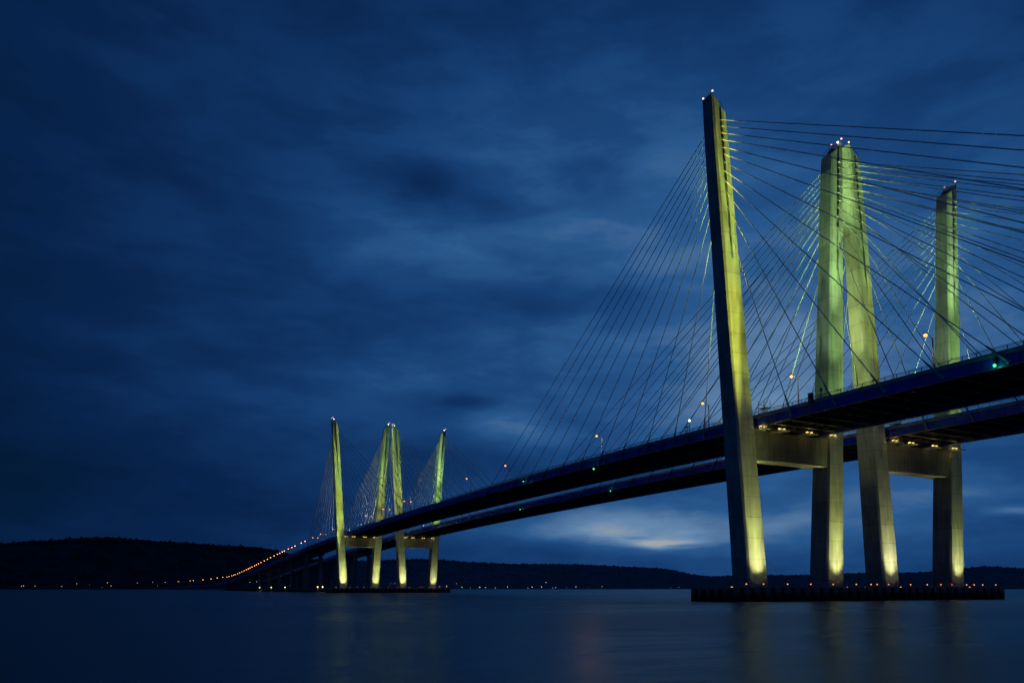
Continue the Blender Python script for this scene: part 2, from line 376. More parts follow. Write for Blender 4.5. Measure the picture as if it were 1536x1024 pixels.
def make_deck(name, label, group, rail, eo, ei, x0, x1, step, framing=True, fence=True):
    t = thing(name, label, 'bridge deck' if framing else 'viaduct', (0, 0, 0), group)
    xs = []; x = x0
    while x < x1 - 1e-6: xs.append(x); x += step if x < 1300 else 120
    xs.append(x1)
    mb = MB(); sweep(mb, xs, lambda x: rect(ei(x) + .35, eo(x) - .35, rail(x) - 1.95, rail(x) - 1.45)); mb.build('road_slab', M_ROAD, t)
    for e, sg in ((eo, -1), (ei, 1)):
        mb = MB()   # edge girder with a proud bottom flange and top lip
        def prof(x, e=e, sg=sg):
            y, r = e(x), rail(x)
            o, i = y, y + sg * .30
            return [(o - sg*.12, r - 3.30), (i + sg*.25, r - 3.30), (i + sg*.25, r - 3.17), (i, r - 3.17), (i, r - 1.50), (o + sg*.06, r - 1.50), (o + sg*.06, r - 3.17), (o - sg*.12, r - 3.17)]
        sweep(mb, xs, prof)
        if framing:
            x = x0 + 2
            while x < x1:
                y, r = e(x), rail(x)
                ya_, yb_ = sorted((y - sg * .07, y + sg * .02)); mb.box(x - .06, x + .06, ya_, yb_, r - 3.168, r - 1.5)
                x += 5.45
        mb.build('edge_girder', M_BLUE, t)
        mb = MB(); sweep(mb, xs, lambda x, e=e, sg=sg: [(e(x) - sg*.13, rail(x) - 3.38), (e(x) + sg*.3, rail(x) - 3.38), (e(x) + sg*.3, rail(x) - 3.303), (e(x) - sg*.13, rail(x) - 3.303)]); mb.build('lower_flange', M_STEEL, t)
        mb = MB()
        def prof2(x, e=e, sg=sg):
            y, r = e(x), rail(x)
            return [(y - sg*.10, r - 1.497), (y + sg*.35, r - 1.497), (y + sg*.22, r - .72), (y - sg*.02, r - .72)]
        sweep(mb, xs, prof2); mb.build('parapet', M_PARA, t)
    if fence:
        for e, sg in ((eo, -1), (ei, 1)):
            mb = MB()
            for dz, rr in ((-.06, .055), (-.26, .035), (-.46, .035)):
                for a, b in zip(xs, xs[1:]):
                    mb.tube((a, e(a) + sg*.1, rail(a) + dz), (b, e(b) + sg*.1, rail(b) + dz), rr, n=5, cap=False)
            x = x0
            while x < x1:
                mb.box(x - .05, x + .05, e(x) + sg*.1 - .04, e(x) + sg*.1 + .04, rail(x) - .719, rail(x)); x += 2.4
            mb.build('railing', M_STEEL if framing else M_DARKST, t)
    mb = MB()
    if framing:
        x = x0 + 1
        while x < x1:
            r = rail(x); y0, y1 = ei(x) + .45, eo(x) - .45
            mb.box(x - .08, x + .08, y0, y1, r - 2.9, r - 1.951)
            mb.box(x - .26, x + .26, y0, y1, r - 2.96, r - 2.9)
            x += 4.6
        mb.build('floor_beam_grid', M_FRAME2, t)
        mb = MB()
        for k in (.2, .35, .5, .65, .8):
            sweep(mb, xs, lambda x: rect(ei(x)*(1-k) + eo(x)*k - .09, ei(x)*(1-k) + eo(x)*k + .09, rail(x) - 2.6, rail(x) - 1.952))
        mb.build('stringer_beams', M_FRAME, t)
    else:
        for k in (.1, .3, .5, .7, .9):
            sweep(mb, xs, lambda x: rect(ei(x)*(1-k) + eo(x)*k - .25, ei(x)*(1-k) + eo(x)*k + .25, rail(x) - 3.6, rail(x) - 1.952))
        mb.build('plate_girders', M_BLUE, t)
    return t
GD = 'twin bridge decks'
make_deck('bridge_deck', 'long blue-sided deck of the near bridge, higher in view, passing through the nearest pylon', GD, rail1, E1O, E1I, -190, 505, 6)
make_deck('bridge_deck', 'blue-sided deck of the farther bridge, lower in view behind the near deck', GD, rail2, E2O, E2I, -190, 505, 6)
GV = 'approach viaducts'
make_deck('approach_viaduct', 'long approach viaduct with the row of orange lamps, curving down to the left shore', GV, rail1, E1O, E1I, 505.3, 3600, 30, False)
make_deck('approach_viaduct', 'dark approach viaduct behind the near one, seen between its piers', GV, rail2, E2O, E2I, 505.3, 3600, 30, False)

# ------------------------------------------------------------------ lights
def spot(name, loc, target, power, col, ang, blend=.6, rad=.15):
    l = bpy.data.lights.new(name, 'SPOT'); l.energy = power; l.color = col; l.spot_size = R(ang); l.spot_blend = blend; l.shadow_soft_size = rad
    o = bpy.data.objects.new(name, l); COL.objects.link(o); o.location = loc
    o.rotation_euler = (Vector(target) - Vector(loc)).to_track_quat('-Z', 'Y').to_euler()
    return o
def point(name, loc, power, col, rad=.2):
    l = bpy.data.lights.new(name, 'POINT'); l.energy = power; l.color = col; l.shadow_soft_size = rad
    o = bpy.data.objects.new(name, l); COL.objects.link(o); o.location = loc
    return o
C_YEL = (.84, 1.0, .13); C_GRN = (.52, 1.0, .25); C_WHT = (1.0, 1.0, .36); C_LIME = (.70, 1.0, .22); C_OLV = (.88, 1.0, .24)

# ------------------------------------------------------------------ pylons
ATT = [102.5, 101.1, 99.6, 98.2, 96.6, 95.1, 93.3, 91.5, 89.4, 87.0, 84.2, 79.8]
class Leg:
    def __init__(s, X, y4, lean, sd, Ho, Hi):
        s.X, s.y4, s.lean, s.sd, s.Ho, s.Hi = X, y4, lean, sd, Ho, Hi   # sd: +1 outer side towards +Y
    def cy(s, z): return s.y4 + s.sd * s.lean * (z - 4)
    def w(s, z):
        k = (z - 4) / 105.0
        return 5.39 * (1 - k) + 3.65 * k, 5.29 * (1 - k) + 3.74 * k      # along, across
    def mesh(s):
        mb = MB(); rings = []
        zs = [2.3] + [3 + 4.0 * i for i in range(1, 18)] + [72, 75.5, 76.5, 80, 84, 88, 92, 96, 100]
        def slot(z): return .03 if z < 75 else   .03 + .6 * min(1, (z - 75) / 1.5)
        def section(z, ztop=None):
            ws, wt = s.w(z); c = s.cy(z); hx, hy = ws / 2, wt / 2; ch = .38; sl = slot(z); sw = .32
            # (a toward the outer side, b along X)
            pts = [(hy, -hx + ch), (hy, hx - ch), (hy - ch, hx), (sw, hx), (sw, hx - sl), (-sw, hx - sl), (-sw, hx), (-hy + ch, hx), (-hy, hx - ch),
                   (-hy, -hx + ch), (-hy + ch, -hx), (-sw, -hx), (-sw, -hx + sl), (sw, -hx + sl), (sw, -hx), (hy - ch, -hx)]
            out = []
            for a, b in pts:
                zz = z
                if ztop:
                    t = (a + hy) / (2 * hy); zz = s.Hi + (s.Ho - s.Hi) * t ** 1.25
                out.append((s.X + b, c + s.sd * a, zz))
            return out
        for z in zs: rings.append(section(z))
        rings.append(section(min(s.Ho, s.Hi + 1.5), True))
        mb.loft(rings); return mb

CABLE_DX_MAIN = [14.7 + 11.45 * i for i in range(12)]
CABLE_DX_SIDE = [12.4 + 10.9 * i for i in range(9)] + [107.0, 113.0, 118.0]

def make_pylon(label, X, legs, rail, eo, ei, beam_z, near, main_dir, flood, extras):
    root = thing('bridge_pylon', label, 'bridge pylon', (X, 0, 0), 'floodlit pylons of the twin bridge')
    def B(mb, name, m, parent=root, smooth=False):
        mb.v = [(x - X, y, z) for x, y, z in mb.v]
        return mb.build(name, m, parent, smooth)
    objs = []
    for li, lg in enumerate(legs):
        lo = B(lg.mesh(), 'leg', M_CONC); objs.append(lo)
        e = eo if li == 0 else ei
        # beacons on the outer top edge
        ws, wt = lg.w(104); yo = lg.cy(lg.Ho) + lg.sd * (wt / 2 - .45)
        for k, dx in enumerate((-ws / 2 + .35, ws / 2 - .35)):
            z = lg.Ho - .25
            mb = MB(); mb.tube((X + dx, yo, z - .3), (X + dx, yo, z + .55), .07, n=6); B(mb, 'beacon_post', M_DARKST, lo)
            mb = MB(); mb.ball((X + dx, yo, z + .75), .19); B(mb, 'beacon', M_BEACON, lo)
        if extras.get(li) == 'strobe':
            mb = MB(); mb.ball((X - ws * .3, lg.cy(lg.Ho) + lg.sd * (wt * .18), lg.Ho - .4), .22); B(mb, 'white_beacon', M_STROBE, lo)
        # hand rail, hatch and aerial on the sloping roof
        mb = MB()
        zt = lambda a: lg.Hi + (lg.Ho - lg.Hi) * ((a + wt / 2) / wt) ** 1.25
        for a in (-1.3, -.6, .1):
            for dx in (-ws/2 + .3, ws/2 - .3):
                y = lg.cy(105) + lg.sd * a
                mb.tube((X + dx, y, zt(a) - .2), (X + dx, y, zt(a) + .95), .04, n=5)
        for dx in (-ws/2 + .3, ws/2 - .3):
            mb.tube((X + dx, lg.cy(105) + lg.sd*-1.3, zt(-1.3) + .95), (X + dx, lg.cy(105) + lg.sd*.1, zt(.1) + .95), .04, n=5)
        mb.tube((X - ws/2 + .3, lg.cy(105) + lg.sd*.1, zt(.1) + .95), (X + ws/2 - .3, lg.cy(105) + lg.sd*.1, zt(.1) + .95), .04, n=5)
        B(mb, 'roof_rail', M_DARKST, lo); mb = MB()
        mb.tube((X + .5, lg.cy(105) - lg.sd*.4, zt(-.4) - .2), (X + .5, lg.cy(105) - lg.sd*.4, zt(-.4) + 2.3), .035, n=5); B(mb, 'aerial', M_DARKST, lo); mb = MB()
        mb.box(X - .6, X + .6, lg.cy(105) - .4, lg.cy(105) + .4, zt(0) - .8, zt(0) + .35)
        B(mb, 'roof_hatch', M_DARKST, lo)
        # stay cables
        for side, dxs in ((main_dir, CABLE_DX_MAIN), (-main_dir, CABLE_DX_SIDE)):
            for i in range(12):
                za = ATT[11 - i] + (lg.Hi - 104.0)
                xa = X + side * dxs[i]; ya = e(xa) + (.14 if li == 0 else -.14); zd = rail(xa) - 2.9
                ws_, _ = lg.w(za)
                top = Vector((X + side * (ws_ / 2 - .62), lg.cy(za), za)); bot = Vector((xa, ya, zd))
                d = (top - bot); ln = d.length; d.normalize()
                pl_ = 4.6 if near else 4.2
                mb = MB(); mb.tube(bot + d * (pl_ - .3), top, .092 if near else .14, n=6, cap=False)
                c = B(mb, 'stay_cable', M_CABLE, root, True)
                mb = MB(); mb.tube(bot - d*.15, bot + d * .25, .34, .34, n=8); mb.tube(bot + d * .25, bot + d * pl_, .24, .15, n=8)
                B(mb, 'anchor_pipe', M_PIPE, c)
                mb = MB(); mb.tube(top - d * .9, top, .15, .2, n=8); B(mb, 'upper_socket', M_STEEL, c)
    # cross beam
    z0, z1 = beam_z
    a, b = legs
    ya = a.cy((z0 + z1) / 2) - a.sd * a.w(z0)[1] / 2 + a.sd * .25; yb = b.cy((z0 + z1) / 2) - b.sd * b.w(z0)[1] / 2 + b.sd * .25
    mb = MB(); n = 12; rings = []
    for i in range(n + 1):
        t = i / n; y = ya + (yb - ya) * t; sag = .25 * 4 * t * (1 - t)
        hw = 2.05
        rings.append([(X - hw, y, z0 + sag), (X + hw, y, z0 + sag), (X + hw, y, z1), (X - hw, y, z1)])
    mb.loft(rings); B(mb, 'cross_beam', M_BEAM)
    # lighting and service platforms on the front of the beam
    span = yb - ya
    for k, t in enumerate((.02, .27, .64, .97)):
        yc = ya + span * t; L_ = 2.1 if k in (0, 3) else 1.6
        zp = z1 + .15
        mb = MB()
        for j in range(5):
            y = yc - L_ + 2 * L_ * j / 4
            mb.box(X - 5.3, X - 2.0, y - .16, y + .16, zp - .09, zp)
        mb.box(X - 5.4, X - 5.25, yc - L_ - .2, yc + L_ + .2, zp - .16, zp - .02); mb.box(X - 2.4, X - 2.25, yc - L_ - .2, yc + L_ + .2, zp - .16, zp - .02)
        p = B(mb, 'work_platform', M_STEEL)
        mb = MB()
        for dx in (-5.3, -2.4):
            for dy in (-L_, 0, L_): mb.tube((X + dx, yc + dy, zp), (X + dx, yc + dy, zp + 1.0), .03, n=5)
        for dz in (.5, 1.0): mb.tube((X - 5.3, yc - L_, zp + dz), (X - 5.3, yc + L_, zp + dz), .03, n=5)
        B(mb, 'handrail', M_DARKST, p)
        for j, dy in enumerate((-.5, .7)):
            mb = MB(); mb.box(X - 4.4, X - 4.0, yc + dy - .22, yc + dy + .22, zp + .12, zp + .42); B(mb, 'platform_lamp', M_WARM, p)
        point('platform_light', (X - 4.1, yc + .1, zp + .75), 18 * min(flood, 1.1), (1, .78, .22), .3)
        point('platform_light', (X - 4.6, yc, zp - .5), 5 * min(flood, 1.1), (1, .78, .22), .3)
    # access stair and cabinets clustered against the first leg
    mb = MB(); yl = ya - .3
    for k in range(5):
        zz = z1 + .3 + k * 1.05
        mb.box(X - 4.8, X - 2.9, yl - 1.7, yl - .2, zz, zz + .06)
        mb.tube((X - 4.8, yl - 1.7, zz + .1), (X - 2.9, yl - .2, zz + 1.0), .05, n=5)
    for dx in (-4.8, -2.9):
        for dy in (-1.7, -.2): mb.tube((X + dx, yl + dy, z1 + .2), (X + dx, yl + dy, z1 + 6.2), .06, n=5)
    for k in range(3): mb.box(X - 4.5 + k*.5, X - 4.2 + k*.5, yl - 1.5, yl - 1.1, z1 + .35 + k*1.05, z1 + 1.0 + k*1.05)
    B(mb, 'access_tower', M_STEEL)
    # floodlights
    for li, lg in enumerate(legs):
        st = flood
        ps = extras.get('ups', {}).get(li, ())
        for face in (-1, 1):
            e = eo if li == 0 else ei
            fx = X + face * 10.0; fy = lg.cy(40) - lg.sd * 1.6; fz = rail(fx) - .3
            if li == 0: fy = min(fy, eo(fx) - .9)
            else: fy = max(fy, ei(fx) + .9)
            mb = MB(); mb.box(fx - .35, fx + .35, fy - .5, fy + .5, fz - .95, fz - .35)
            mb.tube((fx, fy, fz - 1.3), (fx, fy, fz - .9), .12, n=6)
            fl = B(mb, 'floodlight', M_DARKST)
            mb = MB(); mb.box(fx - .28, fx + .28, fy - .42, fy + .42, fz - .35, fz - .31); B(mb, 'floodlight_lens', M_FLOOD, fl)
            face_x = lambda z: X + face * lg.w(z)[0] / 2
            for (za, pw, col, ang, bl) in ps:
                if face > 0: pw *= .6 if near else 1.2
                spot('flood', (fx, fy, fz - .1), (face_x(za), lg.cy(za), za), pw * st, col, ang, bl, .25)
            if not near:
                cx_ = fx + face * 38
                spot('cable_wash', (fx + face * 2, fy, fz), (cx_, fy, fz + 34), 9000, (.88, 1, .9), 110, 1, .3)
        # base floods
        for face in (-1, 1):
            bx = X + face * 5.2; by = lg.cy(6)
            mb = MB(); mb.box(bx - .3, bx + .3, by - .45, by + .45, 2.58, 2.9); fl = B(mb, 'floodlight', M_DARKST)
            mb = MB(); mb.box(bx - .22, bx + .22, by - .36, by + .36, 2.901, 2.93); B(mb, 'floodlight_lens', M_FLOOD, fl)
            c1, c2 = extras.get('base', {}).get(li, (C_WHT, C_OLV))
            k = (1.0 if face < 0 else .35) * (1.12, .95)[li] * (1.0 if X < 1 else 1.1); za_ = (11.5, 12.5)[li] if eo is E1O else (13.0, 11.0)[li]; k *= 1.0 if eo is E1O else (1.15, .8)[li]
            xf = lambda z: X + face * lg.w(z)[0] / 2
            spot('base_flood', (bx, by, 3.0), (xf(za_), lg.cy(za_), za_), 10500 * k * min(st, 1.15), c1, 64, 1, .8)
            spot('base_flood', (bx, by, 3.0), (xf(8), lg.cy(8), 8), 420 * k, c1, 120, 1, .7)
            spot('base_flood', (bx, by, 3.0), (xf(30), lg.cy(30), 30), 15000 * k * (2.0 if eo is E1O else .6) * min(st, 1.1), c2, 30, 1, .4)
    return root

UP_A = [(50, 1500, C_OLV, 120, 1), (63, 6500, C_YEL, 66, 1), (70, 27000, C_YEL, 22, 1), (86, 70000, C_GRN, 18, 1), (99, 240000, (.9, 1, .1), 9, 1), (104, 140000, C_GRN, 16, 1)]
UP_B = [(56, 4600, C_GRN, 84, 1), (66, 27000, C_GRN, 28, 1), (80, 85000, (.66, 1, .45), 13, 1), (98, 300000, C_GRN, 18, 1)]
UP_C = [(56, 3400, C_OLV, 84, 1), (68, 24000, C_YEL, 26, 1), (86, 45000, C_LIME, 20, 1), (100, 150000, C_GRN, 16, 1)]
UP_D = [(56, 5000, C_GRN, 84, 1), (66, 36000, C_GRN, 26, 1), (89, 200000, (.7, 1, .5), 9, 1), (99, 270000, C_GRN, 16, 1)]
A = Leg(0, -45.85, .0698, 1, 107.9, 104.1); Bq = Leg(0, -68.05, .0621, -1, 107.9, 103.9)
Cq = Leg(0, -86.2, .0609, 1, 107.7, 104.6); D = Leg(0, -109.74, .0633, -1, 107.7, 104.2)
A2 = Leg(366, -48.56, .0698, 1, 109.2, 105.3); B2 = Leg(366, -68.43, .0621, -1, 109.2, 105.2)
C2 = Leg(366.5, -87.0, .0609, 1, 109.0, 105.8); D2 = Leg(366.5, -107.06, .0633, -1, 109.0, 106.0)
make_pylon('tall floodlit pylon nearest the camera, outer leg black on its left, carrying the near deck', 0, (A, Bq), rail1, E1O, E1I, (29.3, 35.6), True, 1, 1.0,
           {1: 'strobe', 'ups': {0: UP_A, 1: UP_B}, 'base': {0: (C_WHT, C_OLV), 1: (C_WHT, C_OLV)}})
make_pylon('tall floodlit green pylon behind the nearest one at the right, carrying the farther deck', 0, (Cq, D), rail2, E2O, E2I, (29.8, 36.2), True, 1, 1.0,
           {'ups': {0: UP_C, 1: UP_D}, 'base': {0: ((1, .93, .45), C_OLV), 1: (C_WHT, C_LIME)}})
make_pylon('distant lit pylon at the far end of the main span, leftmost, carrying the near deck', 366, (A2, B2), rail1, E1O, E1I, (28.5, 34.5), False, -1, 1.7,
           {0: 'strobe', 1: 'strobe', 'ups': {0: UP_A, 1: UP_C}})
make_pylon('distant lit pylon standing behind the far leftmost one, carrying the farther deck', 366.5, (C2, D2), rail2, E2O, E2I, (28.9, 35.0), False, -1, 1.7,
           {0: 'strobe', 1: 'strobe', 'ups': {0: UP_C, 1: UP_D}})
spot('leg_flood', (-6.0, -43.6, 2.9), (-1.9, -38.6, 99), 2.7e6, (.95, 1, .1), 6.5, 1, .4)
for yb_, yt_, pw_ in ((-70.6, -75.4, .7e6), (-83.8, -79.0, .45e6), (-112.4, -117.2, 1.0e6)):
    spot('leg_flood', (-6.0, yb_, 2.9), (-1.9, yt_, 95), pw_, (.62, 1, .25), 7, 1, .4)
spot('leg_flood', (360.0, -45.6, 2.9), (364.1, -41.4, 98), 1.6e6, (.7, 1, .15), 12, 1, .4)
# floods in the gap between the two decks that wash the side faces
for X in (0, 366):
    spot('gap_flood', (X - .5, -73.6, 41.5), (X, -81.0, 88), 62000, (.8, 1, .3), 34, 1, .3)
    spot('gap_flood', (X - .5, -73.6, 41.5), (X, -83.0, 62), 4500, (.8, 1, .3), 70, 1, .3)
    spot('deck_flood', (X - 4, -52.0, 40.5), (X, -70.5, 80), 8500, (.7, 1, .6), 60, .9, .3)
    spot('deck_flood', (X - 4, -93.0, 41.5), (X, -112.5, 80), 8500, (.7, 1, .6), 60, .9, .3)

# ------------------------------------------------------------------ pier bases with fenders
def make_fender(label, X, y0, y1, marks):
    t = thing('pier_fender', label, 'pier fender', (X, 0, 0), 'fenders round the pylon bases')
    hx = 6.5
    mb = MB(); mb.box(-hx + 1.1, hx - 1.1, y1 + 1.1, y0 - 1.1, .6, 2.55); mb.build('pile_cap', M_PIER, t)
    mb = MB(); mb.box(-hx + .45, hx - .45, y1 + .45, y0 - .45, -1.2, 2.75); mb.build('fender_wall', M_FENDWALL, t)
    spots = []
    y = y0 - .3; k = 0
    while y > y1:
        spots.append((-hx, y)); spots.append((hx, y)); y -= 2.72
    for i in range(1, 5): spots.append((-hx + i * 2.6, y0)); spots.append((-hx + i * 2.6, y1))
    first = None
    for (x, y) in spots:
        if first is None:
            mb = MB(); n = 8
            rg = []
            for z, r in ((-1.6, .62), (2.9, .62), (3.02, .5)):
                rg.append([(r * math.cos(2*math.pi*(i+.5)/n)*.9, r * 1.15 * math.sin(2*math.pi*(i+.5)/n), z) for i in range(n)])
            mb.loft(rg); o = mb.build('fender_pile', M_FENDER, t); first = o
        else:
            o = first.copy(); COL.objects.link(o); o.parent = t
        o.location = (x, y, random.uniform(-.04, .06))
        o.rotation_euler = (0, 0, 0)
    mb = MB(); mb.box(-hx - .5, hx + .5, y0 - .35, y0 + .55, 2.45, 2.8); mb.box(-hx - .5, hx + .5, y1 - .55, y1 + .35, 2.45, 2.8)
    mb.build('end_waler', M_FENDER, t)
    f1 = None
    for i, y in enumerate(marks):
        red = i in (12,)
        mb = MB(); mb.tube((0, 0, 0), (0, 0, .42), .07, n=6); po = mb.build('marker_post', M_DARKST, t); po.location = (-hx + .1, y, 2.95)
        mb = MB(); mb.ball((0, 0, .52), .14); mb.build('marker_light', M_MARKR if red else M_MARK, po)
    return t
make_fender('broad dark pile fender under the two near pylons at the right', 0, -36.0, -121.5,
            [-39.0, -43.5, -50, -56.5, -63, -70, -74.6, -76.5, -80.2, -87.5, -93.2, -98, -102, -107.4, -110.2, -113.5, -118.6])
make_fender('small far pile fender under the distant pylons', 366, -40.0, -118.0,
            [-43, -46, -51.5, -56, -60.5, -65, -71, -76, -82, -85, -90, -97, -99, -103, -105, -110, -115])

# ------------------------------------------------------------------ street lamps
def lamp_mesh(two, far):
    def mk(root):
        mb = MB(); mb.tube((0, 0, 0), (0, 0, 9.2), .19, .13, n=6); mb.box(-.25, .25, -.25, .25, -1.0, .5); mb.build('mast', M_STEEL, root)
        for sg in ((-1, 1) if two else (1,)):
            mb = MB(); mb.tube((0, 0, 8.9), (0, sg * .9, 9.6), .06, n=5); mb.tube((0, sg * .9, 9.6), (0, sg * 1.9, 9.75), .05, n=5)
            arm = mb.build('arm', M_STEEL, root)
            mb = MB(); mb.box(-.2, .2, sg * 1.9 - .45, sg * 1.9 + .45, 9.72, 9.9); mb.build('lamp_housing', M_DARKST, arm)
            mb = MB(); mb.ball((0, sg * 1.9, 9.42), .36 if not far else .33, sz=.9); mb.build('lamp_bulb', M_SODFAR if far else M_SODIUM, arm)
    return mk
def ordn(n):
    return ['first', 'second', 'third', 'fourth', 'fifth', 'sixth', 'seventh', 'eighth', 'ninth', 'tenth', 'eleventh', 'twelfth', 'thirteenth', 'fourteenth', 'fifteenth', 'sixteenth',
            'seventeenth', 'eighteenth', 'nineteenth', 'twentieth', 'twenty-first', 'twenty-second', 'twenty-third', 'twenty-fourth', 'twenty-fifth', 'twenty-sixth', 'twenty-seventh',
            'twenty-eighth', 'twenty-ninth', 'thirtieth', 'thirty-first', 'thirty-second', 'thirty-third', 'thirty-fourth', 'thirty-fifth', 'thirty-sixth', 'thirty-seventh', 'thirty-eighth', 'thirty-ninth'][n - 1]
GL = 'amber street lamps on the near deck'
proto = thing('street_lamp', 'amber street lamp just right of the nearest pylon leg pair, against the farthest leg', 'street lamp', (-34.7, -58.9, rail1(-34.7) - .6), GL)
lamp_mesh(False, False)(proto)
near_l = [(-2.2, 'amber street lamp between the two legs of the nearest pylon'), (27.7, 'amber street lamp just left of the dark outer leg of the nearest pylon'),
          (78.3, 'amber street lamp above the bright green light on the near deck'), (144.9, 'amber street lamp where the lowest-slanting stay cables meet the near deck at mid span'),
          (184, 'amber street lamp alone at mid span, right of the distant pylons')]
for x, lb in near_l: dup_tree(proto, (x, -58.9, rail1(x) - .6), lb)
for x in (-34.7, -2.2, 27.7, 78.3, 144.9, 184, 268, 306, 344, 431, 470): spot('lamp_light', (x, -57, rail1(x) + 8.5), (x, -57, 0), 700, (1, .5, .2), 108, .5, .3)
proto2 = thing('street_lamp', 'two-headed street lamp between the legs of the far leftmost pylon', 'street lamp', (344, -58, rail1(344) - 1.45), GL)
lamp_mesh(True, False)(proto2)
for x, lb in ((268, 'two-headed street lamp in front of the farthest pylon leg of the distant group'), (306, 'two-headed street lamp just right of the third distant leg'),
              (431, 'two-headed street lamp just left of the leftmost distant leg'), (470, 'second two-headed street lamp left of the leftmost distant leg'), (498, 'third two-headed street lamp left of the leftmost distant leg')):
    dup_tree(proto2, (x, -58, rail1(x) - 1.45), lb)
row = [526.0, 541.8, 569.5, 584.5, 601.4, 622.3, 633.2, 646.7, 660.1, 679.7, 700.9, 721.7, 743.5, 766.3, 784.6, 801.1, 815.5, 835.7, 853.0, 868.1, 886.5, 906.6, 928.6, 951.4, 972.9,
       998.9, 1017.2, 1038.9, 1072.3, 1100.2, 1146.2, 1232.9, 1339.7, 1512.4, 1771.5, 1876.3, 2369.0, 3343.1]
far_z = {1146.2: 20.0, 1232.9: 19.9, 1339.7: 19.7, 1512.4: 19.8, 1771.5: 20.9, 1876.3: 21.2, 2369.0: 24.0, 3343.1: 28.8}
GA = 'orange lamps climbing the approach'
first = None
for i, x in enumerate(row):
    lb = 'small orange lamp, %s in the row descending left along the approach viaduct' % ordn(i + 1)
    z = rail1(x) - 1.45
    if x < 1130: z = rail1(x) - 1.45
    if first is None:
        first = thing('street_lamp', lb, 'street lamp', (x, -57.5, z), GA); lamp_mesh(False, True)(first)
    else:
        c = dup_tree(first, (x, -57.5, z), lb)
        if x in far_z: c.scale = (1.6, 1.6, (far_z[x] - z) / 9.6)
point('lamp_halo', (78.3, -54.5, rail1(78) + 8.4), 900, (1, .42, .16), .3)
# lamps of the farther viaduct glimpsed under the near one
GB = 'lamps on the farther viaduct'
for i, (x, z) in enumerate([(446, 36.0), (640.9, 34.5), (778.7, 29.0), (865.6, 25.2), (939.5, 22.6), (987.7, 20.6), (1033.3, 18.7), (1094.5, 16.1), (1168.8, 12.8)]):
    lb = 'small yellow lamp under the near viaduct, %s leftward from the distant pylons' % ordn(i + 1)
    if i == 0:
        f2 = thing('viaduct_lamp', lb, 'viaduct lamp', (x, -96, rail2(x) - 1.45), GB)
        mb = MB(); mb.tube((0, 0, 0), (0, 0, 2.2), .09, n=6); mb.build('mast', M_STEEL, f2)
        mb = MB(); mb.box(-.3, .3, -.3, .3, 2.2, 2.6); mb.build('lamp_head', M_FLOOD, f2)
    else:
        dup_tree(f2, (x, -96, rail2(x) - 1.45), lb)

# white walkway lamp near the first leg
t = thing('walkway_lamp', 'small white lamp on a short post left of the nearest pylon leg', 'walkway lamp', (22, -48.2, rail1(22) - 1.45))
mb = MB(); mb.tube((0, 0, 0), (0, 0, 3.6), .08, n=6); mb.build('mast', M_STEEL, t)
mb = MB(); mb.ball((0, 0, 4.0), .24, sz=1.4); mb.build('lamp_globe', M_WHITE, t)

# ------------------------------------------------------------------ navigation lights under the decks
def nav(x, y, z, label, s=1.0):
    t = thing('navigation_light', label, 'navigation light', (x, y, z), 'green navigation lights')
    mb = MB(); mb.box(-.12, .12, -.02, .45, .1, 1.2); mb.tube((0, .4, 0.1), (0, .4, .55), .2, n=8); mb.build('bracket', M_DARKST, t)
    mb = MB(); mb.ball((0, .42, -.1), .24 * s); mb.build('lens', M_GREEN, t)
    point('nav_glow', (x, y + 1.0, z - .1), 22 * s, (.06, 1, .35), .2)
nav(-53.9, E1O(-54) + .1, 36.3, 'green navigation light on the near deck at the right edge of the view')
nav(62.5, E1O(62) + .1, 36.4, 'bright green navigation light on the near deck left of the nearest pylon')
nav(108.1, E1O(108) + .1, 38.4, 'small green light on the near deck beside the mid span cables', .7)
nav(117.3, E2O(117) + .1, rail2(117) - 3.6, 'green navigation light under the farther deck, right of its twin', .8)
nav(193.3, E2O(193) + .1, rail2(193) - 3.4, 'smallest green navigation light under the farther deck, left of its twin', .8)

# ------------------------------------------------------------------ small deck furniture
t = thing('equipment_cabinet', 'dark equipment cabinet on the near deck edge in front of the second leg', 'equipment cabinet', (-17.7, -46.3, rail1(-17.7) - 1.5))
mb = MB(); mb.box(-.4, .4, -.1, .6, .2, 1.9); mb.box(-.46, .46, -.16, .66, 1.9, 2.0); mb.build('cabinet', M_DARKST, t)
mb = MB(); mb.tube((-.4, .2, .2), (-.4, .6, -1.6), .07, n=5); mb.tube((.4, .2, .2), (.4, .6, -1.6), .07, n=5); mb.build('bracket', M_STEEL, t)
t = thing('inspection_ladder', 'greenish inspection ladder hanging outside the near deck, left of the nearest leg', 'ladder', (20.4, -46.1, rail1(20.4)))
mb = MB()
for dx in (-.45, .45): mb.tube((dx, 0, .5), (dx + .5, .15, -3.6), .07, n=6)
for k in range(9): mb.tube((-.45 + k*.055, 0, .3 - k*.45), (.45 + k*.055, 0, .3 - k*.45), .04, n=5)
mb.build('rails_and_rungs', M_STEEL, t)
mb = MB(); mb.box(-.6, .6, -.5, .1, .5, .62); mb.build('top_landing', M_STEEL, t)
t = thing('sign_post', 'pale post at the near deck edge in front of the second leg, beside the cabinet', 'post', (-20.2, -46.2, rail1(-20.2) - 1.4))
mb = MB(); mb.tube((0, 0, -1.8), (0, 0, 2.4), .07, n=6); mb.build('post', M_STEEL, t)
mb = MB(); mb.box(-.3, .3, -.04, .04, 1.7, 2.4); mb.build('plate', M_STEEL, t)

